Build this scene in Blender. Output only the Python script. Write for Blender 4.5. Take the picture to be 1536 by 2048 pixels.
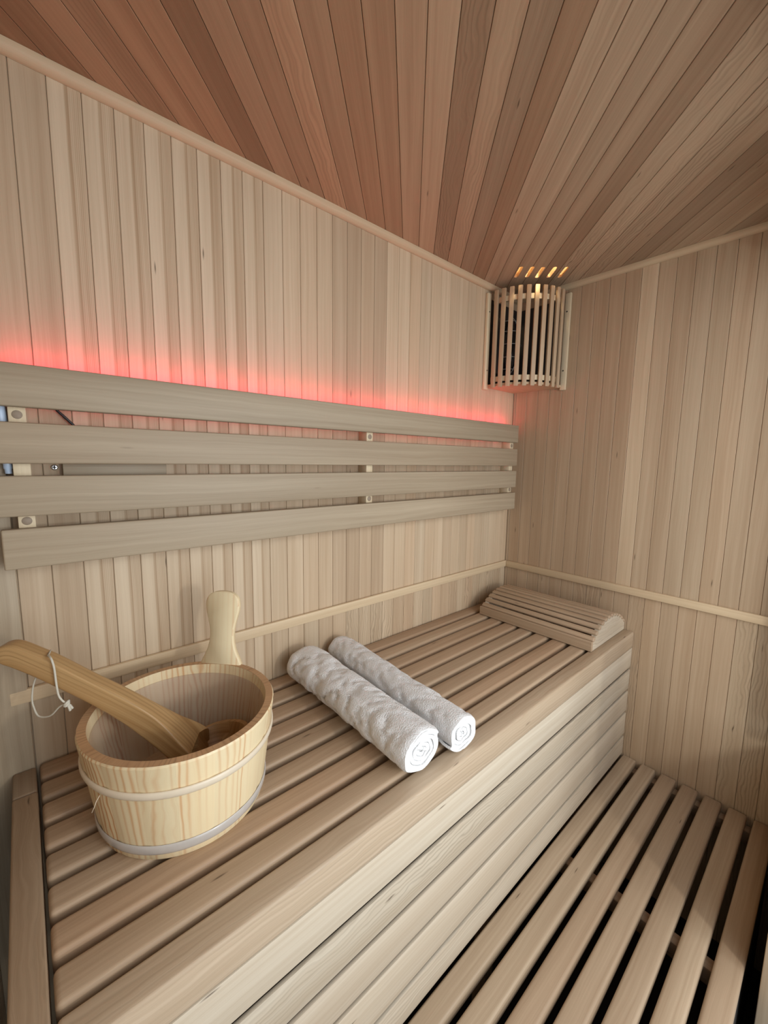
import bpy, bmesh, math, random
from mathutils import Vector, Matrix, noise
from math import sin, cos, pi, radians, sqrt

for o in list(bpy.data.objects):
    bpy.data.objects.remove(o, do_unlink=True)
scene = bpy.context.scene
COL = scene.collection
random.seed(7)

# ------------------------------------------------------------------ camera
cam_d = bpy.data.cameras.new('camera')
cam = bpy.data.objects.new('camera', cam_d)
COL.objects.link(cam)
yaw, pitch, roll = 0.7235, -0.1255, 0.0149
fw = Vector((sin(yaw) * cos(pitch), cos(yaw) * cos(pitch), sin(pitch)))
rt = Vector((cos(yaw), -sin(yaw), 0))
up = rt.cross(fw)
rt2 = cos(roll) * rt + sin(roll) * up
up2 = -sin(roll) * rt + cos(roll) * up
m = Matrix((rt2, up2, -fw)).transposed().to_4x4()
m.translation = Vector((-1.5074, -0.9293, 1.4587))
cam.matrix_world = m
cam_d.sensor_fit = 'VERTICAL'
cam_d.sensor_height = 36.0
cam_d.lens = 820.18 / 2048 * 36.0
cam_d.clip_start = 0.01
scene.camera = cam

# ------------------------------------------------------------------ light
world = bpy.data.worlds.new('world')
scene.world = world
world.use_nodes = True
bg = world.node_tree.nodes['Background']
bg.inputs['Color'].default_value = (0.86, 0.93, 1.0, 1)
bg.inputs['Strength'].default_value = 1.0

def area(name, loc, target, sx, sy, energy, color):
    d = bpy.data.lights.new(name, 'AREA')
    d.shape = 'RECTANGLE'; d.size = sx; d.size_y = sy
    d.energy = energy; d.color = color
    o = bpy.data.objects.new(name, d)
    o.location = loc
    v = Vector(target) - Vector(loc)
    o.rotation_euler = v.to_track_quat('-Z', 'Y').to_euler()
    COL.objects.link(o)
    return o
# daylight through the open glass door and the window beside it
area('door_daylight', (-1.02, -1.70, 1.38), (-0.80, 0.0, 0.80), 1.1, 1.25, 27, (0.88, 0.95, 1.0))
area('bright_sky_gap', (-0.97, -1.72, 1.40), (-0.6, -0.8, 0.5), 0.07, 0.16, 9, (1.0, 0.96, 0.88))
area('window_daylight', (-0.33, -1.35, 1.55), (-0.25, -0.3, 0.6), 0.6, 0.8, 9, (0.95, 0.97, 1.0))

scene.view_settings.view_transform = 'Standard'
scene.view_settings.look = 'None'
scene.view_settings.gamma = 1
scene.view_settings.use_curve_mapping = False
scene.view_settings.exposure = -0.85

# ------------------------------------------------------------------ materials
def nt_new(name):
    mt = bpy.data.materials.new(name); mt.use_nodes = True
    nt = mt.node_tree; nt.nodes.clear()
    out = nt.nodes.new('ShaderNodeOutputMaterial')
    return mt, nt, out

def wood(name, light, dark, rough=0.55, contrast=1.0, ring=0.0, ringscale=125.0, ringcol=None,
         knots=1.0, fine=1.0, bump=0.12):
    """light/dark: linear colours; grain runs along UV v, metres."""
    mt, nt, out = nt_new(name)
    N = nt.nodes.new; L = nt.links.new
    def math_(op, a, b=None, c=None, clamp=False):
        n = N('ShaderNodeMath'); n.operation = op; n.use_clamp = clamp
        for i, v in enumerate((a, b, c)):
            if v is None: continue
            if isinstance(v, (int, float)): n.inputs[i].default_value = v
            else: L(v, n.inputs[i])
        return n.outputs[0]
    def comb(x, y, z=0.0):
        n = N('ShaderNodeCombineXYZ')
        for i, v in enumerate((x, y, z)):
            if isinstance(v, (int, float)): n.inputs[i].default_value = v
            else: L(v, n.inputs[i])
        return n.outputs[0]
    def noise_(vec, detail=2.0, rough_=0.5):
        n = N('ShaderNodeTexNoise'); n.noise_dimensions = '3D'
        n.inputs['Scale'].default_value = 1.0
        n.inputs['Detail'].default_value = detail
        n.inputs['Roughness'].default_value = rough_
        L(vec, n.inputs['Vector']); return n.outputs['Fac']
    uv = N('ShaderNodeUVMap'); uv.uv_map = 'UVMap'
    sp = N('ShaderNodeSeparateXYZ'); L(uv.outputs[0], sp.inputs[0])
    u, v = sp.outputs[0], sp.outputs[1]
    ac = N('ShaderNodeUVMap'); ac.uv_map = 'Across'
    sa = N('ShaderNodeSeparateXYZ'); L(ac.outputs[0], sa.inputs[0])
    at = N('ShaderNodeAttribute'); at.attribute_name = 'tone'
    st = N('ShaderNodeSeparateColor'); L(at.outputs['Color'], st.inputs[0])
    tone, red, strp = st.outputs[0], st.outputs[1], st.outputs[2]
    swirl = at.outputs['Alpha']
    n1 = noise_(comb(math_('MULTIPLY', u, 14), math_('MULTIPLY', v, 2.2), 3.1), 3.0)
    n1c = math_('SUBTRACT', n1, 0.5)
    n2 = math_('SUBTRACT', noise_(comb(math_('MULTIPLY', u, 26), math_('MULTIPLY', v, 14), 1.7), 2.0), 0.5)
    amp = math_('MULTIPLY_ADD', swirl, 0.035, 0.016)
    ud = math_('ADD', u, math_('MULTIPLY', n1c, amp))
    ud = math_('ADD', ud, math_('MULTIPLY', math_('MULTIPLY', n2, swirl), 0.03))
    # medium streaks
    s1 = noise_(comb(math_('MULTIPLY', ud, 120), math_('MULTIPLY', v, 1.3), 0.0), 3.0, 0.6)
    # fine fibre
    s2 = noise_(comb(math_('MULTIPLY', ud, 750), math_('MULTIPLY', v, 9), 5.0), 2.0, 0.6)
    # broad patches
    s3 = noise_(comb(math_('MULTIPLY', u, 22), math_('MULTIPLY', v, 0.8), 9.0), 1.0)
    # growth rings
    rg = math_('SINE', math_('MULTIPLY', ud, ringscale * 2 * pi / 1.0))
    rg = math_('MULTIPLY_ADD', rg, 0.5, 0.5)
    rg = math_('POWER', rg, 3.0)
    rmask = math_('SUBTRACT', noise_(comb(math_('MULTIPLY', u, 18), math_('MULTIPLY', v, 1.6), 4.0), 1.0), 0.42)
    rmask = math_('ADD', math_('MULTIPLY', rmask, 4.0), math_('MULTIPLY', swirl, 0.35), clamp=True)
    ringamt = math_('MULTIPLY', math_('MULTIPLY', rg, rmask), math_('MULTIPLY_ADD', swirl, 0.75, ring), clamp=True)
    # blend factor light->dark
    f = math_('MULTIPLY', math_('SUBTRACT', s1, 0.42), 1.6 * contrast)
    f = math_('ADD', f, math_('MULTIPLY', math_('SUBTRACT', s3, 0.45), 1.3 * contrast))
    f = math_('ADD', f, math_('MULTIPLY', math_('SUBTRACT', s2, 0.45), 0.55 * fine))
    f = math_('ADD', f, 0.22)
    # striped boards: smooth half, soft dark line, then pinstripes
    x = math_('ADD', sa.outputs[0], math_('MULTIPLY', n1c, 0.10))
    band = N('ShaderNodeMapRange'); band.interpolation_type = 'SMOOTHSTEP'
    L(math_('ABSOLUTE', math_('SUBTRACT', x, 0.55)), band.inputs[0])
    band.inputs[1].default_value = 0.01; band.inputs[2].default_value = 0.085
    band.inputs[3].default_value = 1.0; band.inputs[4].default_value = 0.0
    right = math_('GREATER_THAN', x, 0.57)
    pin = math_('MULTIPLY_ADD', math_('SINE', math_('MULTIPLY', x, 2 * pi * 17)), 0.5, 0.5)
    pin = math_('MULTIPLY', math_('MULTIPLY_ADD', pin, 0.55, -0.05), right)
    left = math_('MULTIPLY', math_('SUBTRACT', 1.0, right), -0.42)
    sf = math_('ADD', math_('MULTIPLY', band.outputs[0], 1.0), math_('ADD', pin, left))
    f = math_('ADD', f, math_('MULTIPLY', sf, strp))
    fc = math_('MAXIMUM', math_('MINIMUM', f, 1.4), -0.35)
    mix = N('ShaderNodeMix'); mix.data_type = 'RGBA'; mix.clamp_factor = False
    L(fc, mix.inputs['Factor'])
    mix.inputs['A'].default_value = (*light, 1); mix.inputs['B'].default_value = (*dark, 1)
    rm = N('ShaderNodeMix'); rm.data_type = 'RGBA'
    L(math_('MULTIPLY', ringamt, 0.8), rm.inputs['Factor']); L(mix.outputs['Result'], rm.inputs['A'])
    rc = ringcol or tuple(c * 0.6 for c in dark)
    rm.inputs['B'].default_value = (*rc, 1)
    # specks and small knots
    vo = N('ShaderNodeTexVoronoi'); vo.voronoi_dimensions = '2D'; vo.inputs['Scale'].default_value = 1.0
    L(comb(math_('MULTIPLY', ud, 13), math_('MULTIPLY', v, 1.7)), vo.inputs['Vector'])
    wn = N('ShaderNodeSeparateColor'); L(vo.outputs['Color'], wn.inputs[0])
    gate = math_('GREATER_THAN', wn.outputs[0], 0.55)
    kr = N('ShaderNodeMapRange'); L(vo.outputs['Distance'], kr.inputs[0])
    kr.inputs[1].default_value = 0.006; kr.inputs[2].default_value = 0.024
    kr.inputs[3].default_value = 0.75 * knots; kr.inputs[4].default_value = 0.0
    km = N('ShaderNodeMix'); km.data_type = 'RGBA'
    L(math_('MULTIPLY', kr.outputs[0], gate), km.inputs['Factor']); L(rm.outputs['Result'], km.inputs['A'])
    km.inputs['B'].default_value = (0.06, 0.03, 0.015, 1)
    # tone
    tm = N('ShaderNodeVectorMath'); tm.operation = 'SCALE'
    L(km.outputs['Result'], tm.inputs[0]); L(math_('MULTIPLY_ADD', tone, 1.0, 0.5), tm.inputs['Scale'])
    tr = N('ShaderNodeMix'); tr.data_type = 'RGBA'; tr.blend_type = 'MULTIPLY'
    L(red, tr.inputs['Factor']); L(tm.outputs[0], tr.inputs['A'])
    tr.inputs['B'].default_value = (1.0, 0.66, 0.46, 1)
    bs = N('ShaderNodeBsdfPrincipled')
    L(tr.outputs['Result'], bs.inputs['Base Color'])
    bs.inputs['Roughness'].default_value = rough
    bs.inputs['Specular IOR Level'].default_value = 0.35
    bp = N('ShaderNodeBump'); bp.inputs['Strength'].default_value = bump
    bp.inputs['Distance'].default_value = 0.001
    L(math_('ADD', s2, math_('MULTIPLY', s1, 0.7)), bp.inputs['Height'])
    L(bp.outputs[0], bs.inputs['Normal'])
    L(bs.outputs[0], out.inputs[0])
    return mt

def plain(name, col, rough=0.5, metal=0.0, emit=None, estr=0.0, nscale=0.0, namt=0.0, bump=0.0, bscale=400, spec=0.5):
    mt, nt, out = nt_new(name)
    N = nt.nodes.new; L = nt.links.new
    bs = N('ShaderNodeBsdfPrincipled')
    bs.inputs['Base Color'].default_value = (*col, 1)
    bs.inputs['Roughness'].default_value = rough
    bs.inputs['Metallic'].default_value = metal
    bs.inputs['Specular IOR Level'].default_value = spec
    if emit:
        bs.inputs['Emission Color'].default_value = (*emit, 1)
        bs.inputs['Emission Strength'].default_value = estr
    tc = N('ShaderNodeTexCoord')
    if namt:
        n = N('ShaderNodeTexNoise'); n.inputs['Scale'].default_value = nscale
        L(tc.outputs['Object'], n.inputs['Vector'])
        r = N('ShaderNodeMapRange'); L(n.outputs['Fac'], r.inputs[0])
        r.inputs[3].default_value = 1 - namt; r.inputs[4].default_value = 1 + namt
        s = N('ShaderNodeVectorMath'); s.operation = 'SCALE'; s.inputs[0].default_value = col
        L(r.outputs[0], s.inputs['Scale']); L(s.outputs[0], bs.inputs['Base Color'])
    if bump:
        n = N('ShaderNodeTexNoise'); n.inputs['Scale'].default_value = bscale
        n.inputs['Detail'].default_value = 3
        L(tc.outputs['Object'], n.inputs['Vector'])
        b = N('ShaderNodeBump'); b.inputs['Strength'].default_value = bump; b.inputs['Distance'].default_value = 0.002
        L(n.outputs['Fac'], b.inputs['Height']); L(b.outputs[0], bs.inputs['Normal'])
    L(bs.outputs[0], out.inputs[0])
    return mt

M = {}
M['wall'] = wood('wall_boards', (0.61, 0.485, 0.34), (0.46, 0.335, 0.215), 0.55, 0.9)
M['ceil'] = wood('ceiling_boards', (0.46, 0.34, 0.228), (0.33, 0.222, 0.14), 0.5, 0.9)
M['bench'] = wood('bench_slats', (0.50, 0.38, 0.262), (0.35, 0.247, 0.158), 0.5, 1.0)  # browner than the riser: weaker grazing light put into the colour
M['riser'] = wood('riser_boards', (0.60, 0.525, 0.415), (0.46, 0.37, 0.265), 0.5, 0.9)  # same wood as the slats, paler to paint its fuller light
M['back'] = wood('backrest_boards', (0.455, 0.37, 0.262), (0.335, 0.258, 0.172), 0.5, 1.0, knots=0.3)
M['trim'] = wood('pale_trim', (0.68, 0.54, 0.36), (0.54, 0.40, 0.25), 0.55, 0.8, knots=0.0)
M['post'] = wood('pale_post', (0.76, 0.64, 0.45), (0.58, 0.45, 0.28), 0.5, 0.7, knots=0.0)
M['shade'] = wood('shade_slats', (0.56, 0.42, 0.28), (0.42, 0.29, 0.17), 0.5, 0.7, knots=0.0)
M['pine'] = wood('bucket_pine', (0.80, 0.69, 0.46), (0.74, 0.56, 0.32), 0.4, 0.5, ring=0.6, ringscale=95.0,
                 ringcol=(0.56, 0.25, 0.085), knots=0.5, fine=0.5)
M['front'] = wood('front_slat_wood', (0.54, 0.43, 0.31), (0.39, 0.285, 0.185), 0.5, 1.0)  # between bench and riser tones: paints the lit front face into the slat
M['rim'] = wood('bucket_rim', (0.62, 0.40, 0.22), (0.45, 0.26, 0.13), 0.45, 0.8, knots=0.0)
M['ladle'] = wood('ladle_wood', (0.52, 0.335, 0.155), (0.30, 0.155, 0.052), 0.35, 1.3, ring=0.5, ringscale=160.0, knots=0.0)
M['towel'] = plain('terry_cloth', (0.82, 0.82, 0.82), 0.95, nscale=160, namt=0.05, bump=0.9, bscale=380, spec=0.1)
M['led'] = plain('red_led', (0.9, 0.2, 0.2), 0.5, emit=(1.0, 0.035, 0.12), estr=48.0)
M['black'] = plain('black_rubber', (0.012, 0.012, 0.012), 0.5)
M['darkhole'] = plain('screw_hole', (0.02, 0.014, 0.01), 0.8)
M['plug'] = plain('wood_plug', (0.30, 0.23, 0.165), 0.6, nscale=300, namt=0.15)
M['steel'] = plain('steel', (0.6, 0.6, 0.6), 0.3, 1.0)
M['blue'] = plain('pale_blue_plastic', (0.55, 0.68, 0.86), 0.35)
M['smoke'] = plain('dark_glass', (0.012, 0.012, 0.014), 0.12)
M['wire'] = plain('grey_wire', (0.45, 0.45, 0.44), 0.4, 0.6)
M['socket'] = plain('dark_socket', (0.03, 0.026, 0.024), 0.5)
M['warm'] = plain('warm_bulb', (1, 0.8, 0.5), 0.5, emit=(1.0, 0.62, 0.25), estr=30)
M['cord'] = plain('cotton_cord', (0.62, 0.58, 0.48), 0.9, bump=0.4, bscale=900)
M['hoop'] = plain('pale_hoop', (0.72, 0.62, 0.48), 0.35, nscale=60, namt=0.06)
M['hoop2'] = plain('clear_band', (0.50, 0.46, 0.42), 0.18, nscale=90, namt=0.08)
M['concrete'] = plain('dark_floor', (0.018, 0.012, 0.009), 0.7, nscale=20, namt=0.2)  # dark floor, deepened to paint in the shade under the benches
# translucent plastic liner
mt, nt, out = nt_new('plastic_liner')
tp = nt.nodes.new('ShaderNodeBsdfTransparent'); tp.inputs[0].default_value = (0.90, 0.86, 0.84, 1)
pb = nt.nodes.new('ShaderNodeBsdfPrincipled')
pb.inputs['Base Color'].default_value = (0.62, 0.54, 0.50, 1); pb.inputs['Roughness'].default_value = 0.3
mx = nt.nodes.new('ShaderNodeMixShader'); mx.inputs[0].default_value = 0.26
nt.links.new(tp.outputs[0], mx.inputs[1]); nt.links.new(pb.outputs[0], mx.inputs[2]); nt.links.new(mx.outputs[0], out.inputs[0])
M['liner'] = mt

# ------------------------------------------------------------------ mesh helpers
class MB:
    """collects shapes in world coordinates into one mesh"""
    def __init__(s):
        s.bm = bmesh.new()
        s.uv = s.bm.loops.layers.uv.new('UVMap')
        s.ac = s.bm.loops.layers.uv.new('Across')
        s.tn = s.bm.loops.layers.float_color.new('tone')
    def mark(s, faces, grain=2, tone=(0.5, 0, 0, 0), seed=None, rot=None):
        """box-projected wood UVs; grain = axis index the fibres follow"""
        if seed is None: seed = random.random() * 40
        oth = [a for a in (0, 1, 2) if a != grain]
        for f in faces:
            n = f.normal if rot is None else rot @ f.normal
            k = max(range(3), key=lambda a: abs(n[a]))
            for lp in f.loops:
                c = lp.vert.co if rot is None else rot @ lp.vert.co
                if k == grain: uu, vv = c[oth[0]], c[oth[1]] * 0.5
                elif k == oth[0]: uu, vv = c[oth[1]] + 0.31, c[grain]
                else: uu, vv = c[oth[0]], c[grain]
                lp[s.uv].uv = (uu + seed * 1.37, vv + seed * 2.11)
                lp[s.ac].uv = (0.25, 0)
                lp[s.tn] = tone
    def box(s, x0, x1, y0, y1, z0, z1, r=0.0, seg=2, grain=None, tone=(0.5, 0, 0, 0), seed=None, mat=None):
        before = set(s.bm.faces)
        d = (x1 - x0, y1 - y0, z1 - z0)
        ret = bmesh.ops.create_cube(s.bm, size=1.0)
        vs = ret['verts']
        bmesh.ops.scale(s.bm, vec=d, verts=vs)
        bmesh.ops.translate(s.bm, vec=((x0 + x1) / 2, (y0 + y1) / 2, (z0 + z1) / 2), verts=vs)
        if r > 0:
            es = list({e for v in vs for e in v.link_edges})
            bmesh.ops.bevel(s.bm, geom=es, offset=r, segments=seg, profile=0.5, affect='EDGES')
        nf = [f for f in s.bm.faces if f not in before]
        for f in nf: f.normal_update()
        if grain is None: grain = max(range(3), key=lambda a: d[a])
        s.mark(nf, grain, tone, seed)
        if mat is not None:
            nv = list({v for f in nf for v in f.verts})
            bmesh.ops.transform(s.bm, matrix=mat, verts=nv)
        return nf
    def poly(s, pts, tone=(0.5, 0, 0, 0), uvs=None, across=None):
        vs = [s.bm.verts.new(p) for p in pts]
        f = s.bm.faces.new(vs)
        for i, lp in enumerate(f.loops):
            lp[s.uv].uv = uvs[i] if uvs else (0, 0)
            lp[s.ac].uv = (across[i] if across else 0.25, 0)
            lp[s.tn] = tone
        return f
    def tube(s, pts, r, n=8, closed=False, tone=(0.5, 0, 0, 0)):
        pts = [Vector(p) for p in pts]; rings = []
        N = len(pts); prev = None
        for i, p in enumerate(pts):
            a = pts[(i - 1) % N] if (closed or i > 0) else pts[i]
            b = pts[(i + 1) % N] if (closed or i < N - 1) else pts[i]
            t = (b - a).normalized()
            if prev is None:
                q = Vector((0, 0, 1)) if abs(t.z) < 0.9 else Vector((1, 0, 0))
            else: q = prev
            u = (q - q.dot(t) * t).normalized(); prev = u
            w = t.cross(u)
            rr = r[i] if isinstance(r, (list, tuple)) else r
            rings.append([s.bm.verts.new(p + rr * (cos(2 * pi * k / n) * u + sin(2 * pi * k / n) * w)) for k in range(n)])
        nf = []
        for i in range(N if closed else N - 1):
            A, B = rings[i], rings[(i + 1) % N]
            for k in range(n):
                nf.append(s.bm.faces.new((A[k], A[(k + 1) % n], B[(k + 1) % n], B[k])))
        if not closed:
            nf.append(s.bm.faces.new(rings[0][::-1])); nf.append(s.bm.faces.new(rings[-1]))
        for f in nf: f.normal_update()
        s.mark(nf, 2, tone)
        return nf
    def grid(s, rows, closed_u=False, closed_v=False, flip=False):
        """rows: list of lists of points; returns faces"""
        V = [[s.bm.verts.new(p) for p in r] for r in rows]
        nf = []
        R, C = len(V), len(V[0])
        for i in range(R if closed_v else R - 1):
            for j in range(C if closed_u else C - 1):
                q = (V[i][j], V[i][(j + 1) % C], V[(i + 1) % R][(j + 1) % C], V[(i + 1) % R][j])
                if flip: q = q[::-1]
                nf.append(s.bm.faces.new(q))
        for f in nf: f.normal_update()
        return V, nf

def build(name, mb, mat, parent=None, org=None, smooth=40, recalc=True):
    """link the collected shapes as one mesh object; coordinates are world ones"""
    if org is None:
        org = Vector(parent['_org']) if parent is not None else Vector((0, 0, 0))
    org = Vector(org)
    if recalc: bmesh.ops.recalc_face_normals(mb.bm, faces=mb.bm.faces)
    bmesh.ops.translate(mb.bm, vec=-org, verts=mb.bm.verts)
    me = bpy.data.meshes.new(name)
    mb.bm.to_mesh(me); mb.bm.free()
    me.materials.append(mat)
    if smooth:
        for p in me.polygons: p.use_smooth = True
        me.set_sharp_from_angle(angle=radians(smooth))
    o = bpy.data.objects.new(name, me)
    COL.objects.link(o)
    if parent is not None:
        o.parent = parent
        o.location = org - Vector(parent['_org'])
    else:
        o.location = org
    o['_org'] = list(org)
    return o

def thing(name, loc, label, cat, group=None):
    o = bpy.data.objects.new(name, None)
    o.empty_display_size = 0.05
    COL.objects.link(o); o.location = loc; o['_org'] = list(loc)
    return tag(o, label, cat, group)
def tag(o, label, cat, group=None, kind=None):
    o['label'] = label; o['category'] = cat
    if group: o['group'] = group
    if kind: o['kind'] = kind
    return o
def struct(o, label):
    return tag(o, label, o.name.split('_')[0], kind='structure')

# ------------------------------------------------------------------ room shell
ZC = 2.085          # ceiling height
XL = -1.60          # left wall
YF = -0.918         # inner face of the front wall
PIT = 0.04655

def board_wall(mb, P, edges, v0, v1, tones, depth=0.003, gap=0.0004, bev=0.0009, seeds=None):
    """P(u, v, d) -> point, d = distance into the room. One V-grooved board per interval."""
    for i in range(len(edges) - 1):
        a, b = edges[i] + gap, edges[i + 1] - gap
        if b - a < 0.003: continue
        t = tones(i); sd = random.random() * 40 if seeds is None else seeds(i)
        prof = [(a, -depth), (a, -bev), (a + bev, 0), (b - bev, 0), (b, -bev), (b, -depth)]
        W = edges[i + 1] - edges[i]
        for k in range(5):
            (ua, da), (ub, db) = prof[k], prof[k + 1]
            pts = [P(ua, v0, da), P(ub, v0, db), P(ub, v1, db), P(ua, v1, da)]
            la = (ua - edges[i]); lb = (ub - edges[i])
            uvs = [(la + sd, v0 + sd * 2.3), (lb + sd, v0 + sd * 2.3), (lb + sd, v1 + sd * 2.3), (la + sd, v1 + sd * 2.3)]
            mb.poly(pts, t, uvs, [la / W, lb / W, lb / W, la / W])

rnd = random.Random(11)
# --- back wall (y = 0): boards from the left frame to the corner
xs = [XL] + [-1.479 + PIT * k for k in range(-2, 32) if -1.479 + PIT * k < -0.012] + [0.0]
def back_tone(i):
    k = i - 3
    t = 0.5 + rnd.uniform(-0.05, 0.05); red = rnd.uniform(0.0, 0.15); st = 0
    if 1 <= k <= 8: st = 1; t = 0.53; red = 0.03
    elif 9 <= k <= 12: t = 0.54 + rnd.uniform(-0.02, 0.02)
    elif 13 <= k <= 16: t = [0.38, 0.36, 0.42, 0.36][k - 13]; red = 0.15
    elif k >= 17: t += 0.03
    else: t = 0.44
    return (t, red, st, 0)
mb = MB()
PB = lambda u, v, d: (u, -d, v)
board_wall(mb, PB, xs, 1.036, ZC + 0.003, back_tone)
def back_low(i):
    k = i - 3
    t = 0.47 + rnd.uniform(-0.07, 0.05); sw = 0
    if 1 <= k <= 8: return (0.5, 0.05, 1, 0)
    if 14 <= k: sw = rnd.choice([0.3, 0.9, 0.9])
    return (t, rnd.uniform(0.0, 0.2), 0, sw)
board_wall(mb, PB, xs, 0.0, 1.036, back_low)
mb.box(XL - 0.03, 0.0, 0.0031, 0.03, 0, ZC + 0.1, tone=(0.15, 0, 0, 0), grain=2)
wb = build('wall_back', mb, M['wall'], recalc=False)
struct(wb, 'long back wall of narrow vertical pale boards behind the benches')

# --- right wall (x = 0)
ys = [0.0] + [-0.0108 - PIT * k for k in range(0, 20)]
ys = [-y for y in ys if y > YF] + [-YF + 0.0]
def right_tone(i):
    k = i - 1
    t = 0.38 + rnd.uniform(-0.03, 0.03)
    if k == 9: return (0.62, 0.0, 0, 0)
    if 0 <= k < 9: return (0.38 + rnd.uniform(-.015, .015), 0.22, 0, 0)
    return (t, rnd.uniform(0.05, 0.15), 0, 0.15)
mb = MB()
PR = lambda u, v, d: (-d, -u, v)
board_wall(mb, PR, ys, 1.036, ZC + 0.003, right_tone)
def right_low(i):
    k = i - 1
    sw = 0.8 if k in (6, 7, 10, 16, 17, 18) else 0.1
    return (0.40 + rnd.uniform(-0.04, 0.05), 0.15 if k < 16 else 0.0, 0, sw)
board_wall(mb, PR, ys, 0.0, 1.036, right_low)
mb.box(0.0031, 0.03, YF - 0.05, 0.03, 0, ZC + 0.1, tone=(0.15, 0, 0, 0), grain=2)
wr = build('wall_right', mb, M['wall'], recalc=False)
struct(wr, 'short right wall of vertical boards at the far end of the benches')

# --- left wall and front wall (beside and behind the camera)
mb = MB()
ed = [i * PIT for i in range(20)] + [-YF]
board_wall(mb, lambda u, v, d: (XL + d, -0.918 + u, v), ed, 0, ZC, lambda i: (0.42 + rnd.uniform(-.05, .05), 0.1, 0, 0))
mb.box(XL - 0.03, XL - 0.0031, YF - 0.05, 0.03, 0, ZC + 0.1, tone=(0.15, 0, 0, 0), grain=2)
wl = build('wall_left', mb, M['wall'], recalc=False)
struct(wl, 'left side wall of vertical boards next to the bench end')
mb = MB()
y0, y1 = YF - 0.05, YF
mb.box(XL, -0.43, y0, y1, 1.98, ZC + 0.1, grain=2)       # header over the doorway
mb.box(-0.43, -0.0, y0, y1, 1.90, ZC + 0.1, grain=2)
mb.box(-0.43, -0.0, y0, y1 - .001, 0.0, 0.74, grain=2)         # panel under the window
mb.box(-0.50, -0.42, y0 - 0.01, y1 + 0.0035, 0.0, 2.0, 0.003, grain=2, tone=(0.6, 0, 0, 0))   # jamb
mb.box(-0.12, -0.0, y0, y1, 0.78, 1.92, grain=2)
mb.box(XL, XL + 0.03, y0, y1, 0, 1.98, grain=2)
wf = build('wall_front', mb, M['wall'])
struct(wf, 'front wall with doorway jamb at the right edge beyond the lower bench')

# --- floor
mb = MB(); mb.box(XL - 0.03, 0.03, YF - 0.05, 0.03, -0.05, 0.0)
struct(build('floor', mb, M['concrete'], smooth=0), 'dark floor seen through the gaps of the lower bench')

# --- ceiling: boards on the diagonal towards the lamp corner
def clip(poly, f):
    outp = []
    for i in range(len(poly)):
        a, b = poly[i], poly[(i + 1) % len(poly)]
        fa, fb = f(a), f(b)
        if fa >= 0: outp.append(a)
        if (fa >= 0) != (fb >= 0):
            t = fa / (fa - fb); outp.append((a[0] + (b[0] - a[0]) * t, a[1] + (b[1] - a[1]) * t))
    return outp
ceil_tones = {16: (0.26, 0.5), 15: (0.44, .3), 14: (0.42, .35), 13: (0.60, .3), 12: (0.47, .3), 11: (0.45, .4), 10: (0.45, .35),
              9: (0.54, .15), 8: (0.58, .25), 7: (0.34, .4), 6: (0.50, .3), 5: (0.32, .3), 4: (0.36, .5), 3: (0.54, .1),
              2: (0.50, .1), 1: (0.46, .1), 0: (0.46, .15), -1: (0.33, .3), -2: (0.54, 0), -3: (0.56, 0), -4: (0.52, 0),
              -5: (0.56, 0), -6: (0.34, .1), -7: (0.42, .05), -8: (0.5, 0), -9: (0.56, 0), -10: (0.36, 0), 17: (0.47, .45), 18: (0.46, .45),
              19: (0.42, .4), 20: (0.47, .4), 21: (0.28, .6), 22: (0.30, .6)}
swirls = {7: 0.9, 6: 0.6, 3: 0.4, -2: 0.9, -3: 0.9, -4: 0.8, -5: 0.5, 13: 0.5, 5: 0.2, 19: .5}
mb = MB()
S2 = sqrt(2)
rect = [(XL, YF), (0.0, YF), (0.0, 0.0), (XL, 0.0)]
for k in range(-18, 30):
    s0, s1 = 0.018 - 0.0463 * (k + 1), 0.018 - 0.0463 * k
    # board k lies between s0 and s1, s = (x - y)/sqrt2
    if k in ceil_tones: t, rd = ceil_tones[k]
    else: t, rd = 0.45 + rnd.uniform(-0.06, 0.06), 0.2
    tone = (0.47 + (t - 0.47) * 1.35 + 0.01, rd * 0.9 + (0.15 if k > 8 else 0.0), 0, swirls.get(k, 0.1)); sd = random.random() * 40  # extra red on the left boards paints in the LED strip's glow
    for (a, b, da, db) in ((s0 + .0004, s0 + .0012, -.0009, 0), (s0 + .0012, s1 - .0012, 0, 0), (s1 - .0012, s1 - .0004, 0, -.0009),
                           (s0 - .0004, s0 + .0004, -.004, -.004)):
        pl = clip(rect, lambda p: (p[0] - p[1]) / S2 - a)
        if len(pl) < 3: continue
        pl = clip(pl, lambda p: b - (p[0] - p[1]) / S2)
        if len(pl) < 3: continue
        pts = []; uvs = []
        for x, y in pl:
            s_ = (x - y) / S2; w_ = (x + y) / S2
            dd = da + (db - da) * (s_ - a) / (b - a)
            pts.append((x, y, ZC - dd)); uvs.append((s_ - s0 + sd, w_ + sd * 2.3))
        mb.poly(pts[::-1], tone if da > -.004 else (0.0, rd, 0, 0), uvs[::-1])
mb.box(XL, 0.0, YF, 0.0, ZC + 0.0045, ZC + 0.016, tone=(0.3, 0.2, 0, 0), grain=0)
ce = build('ceiling', mb, M['ceil'], recalc=False, smooth=0)
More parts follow.
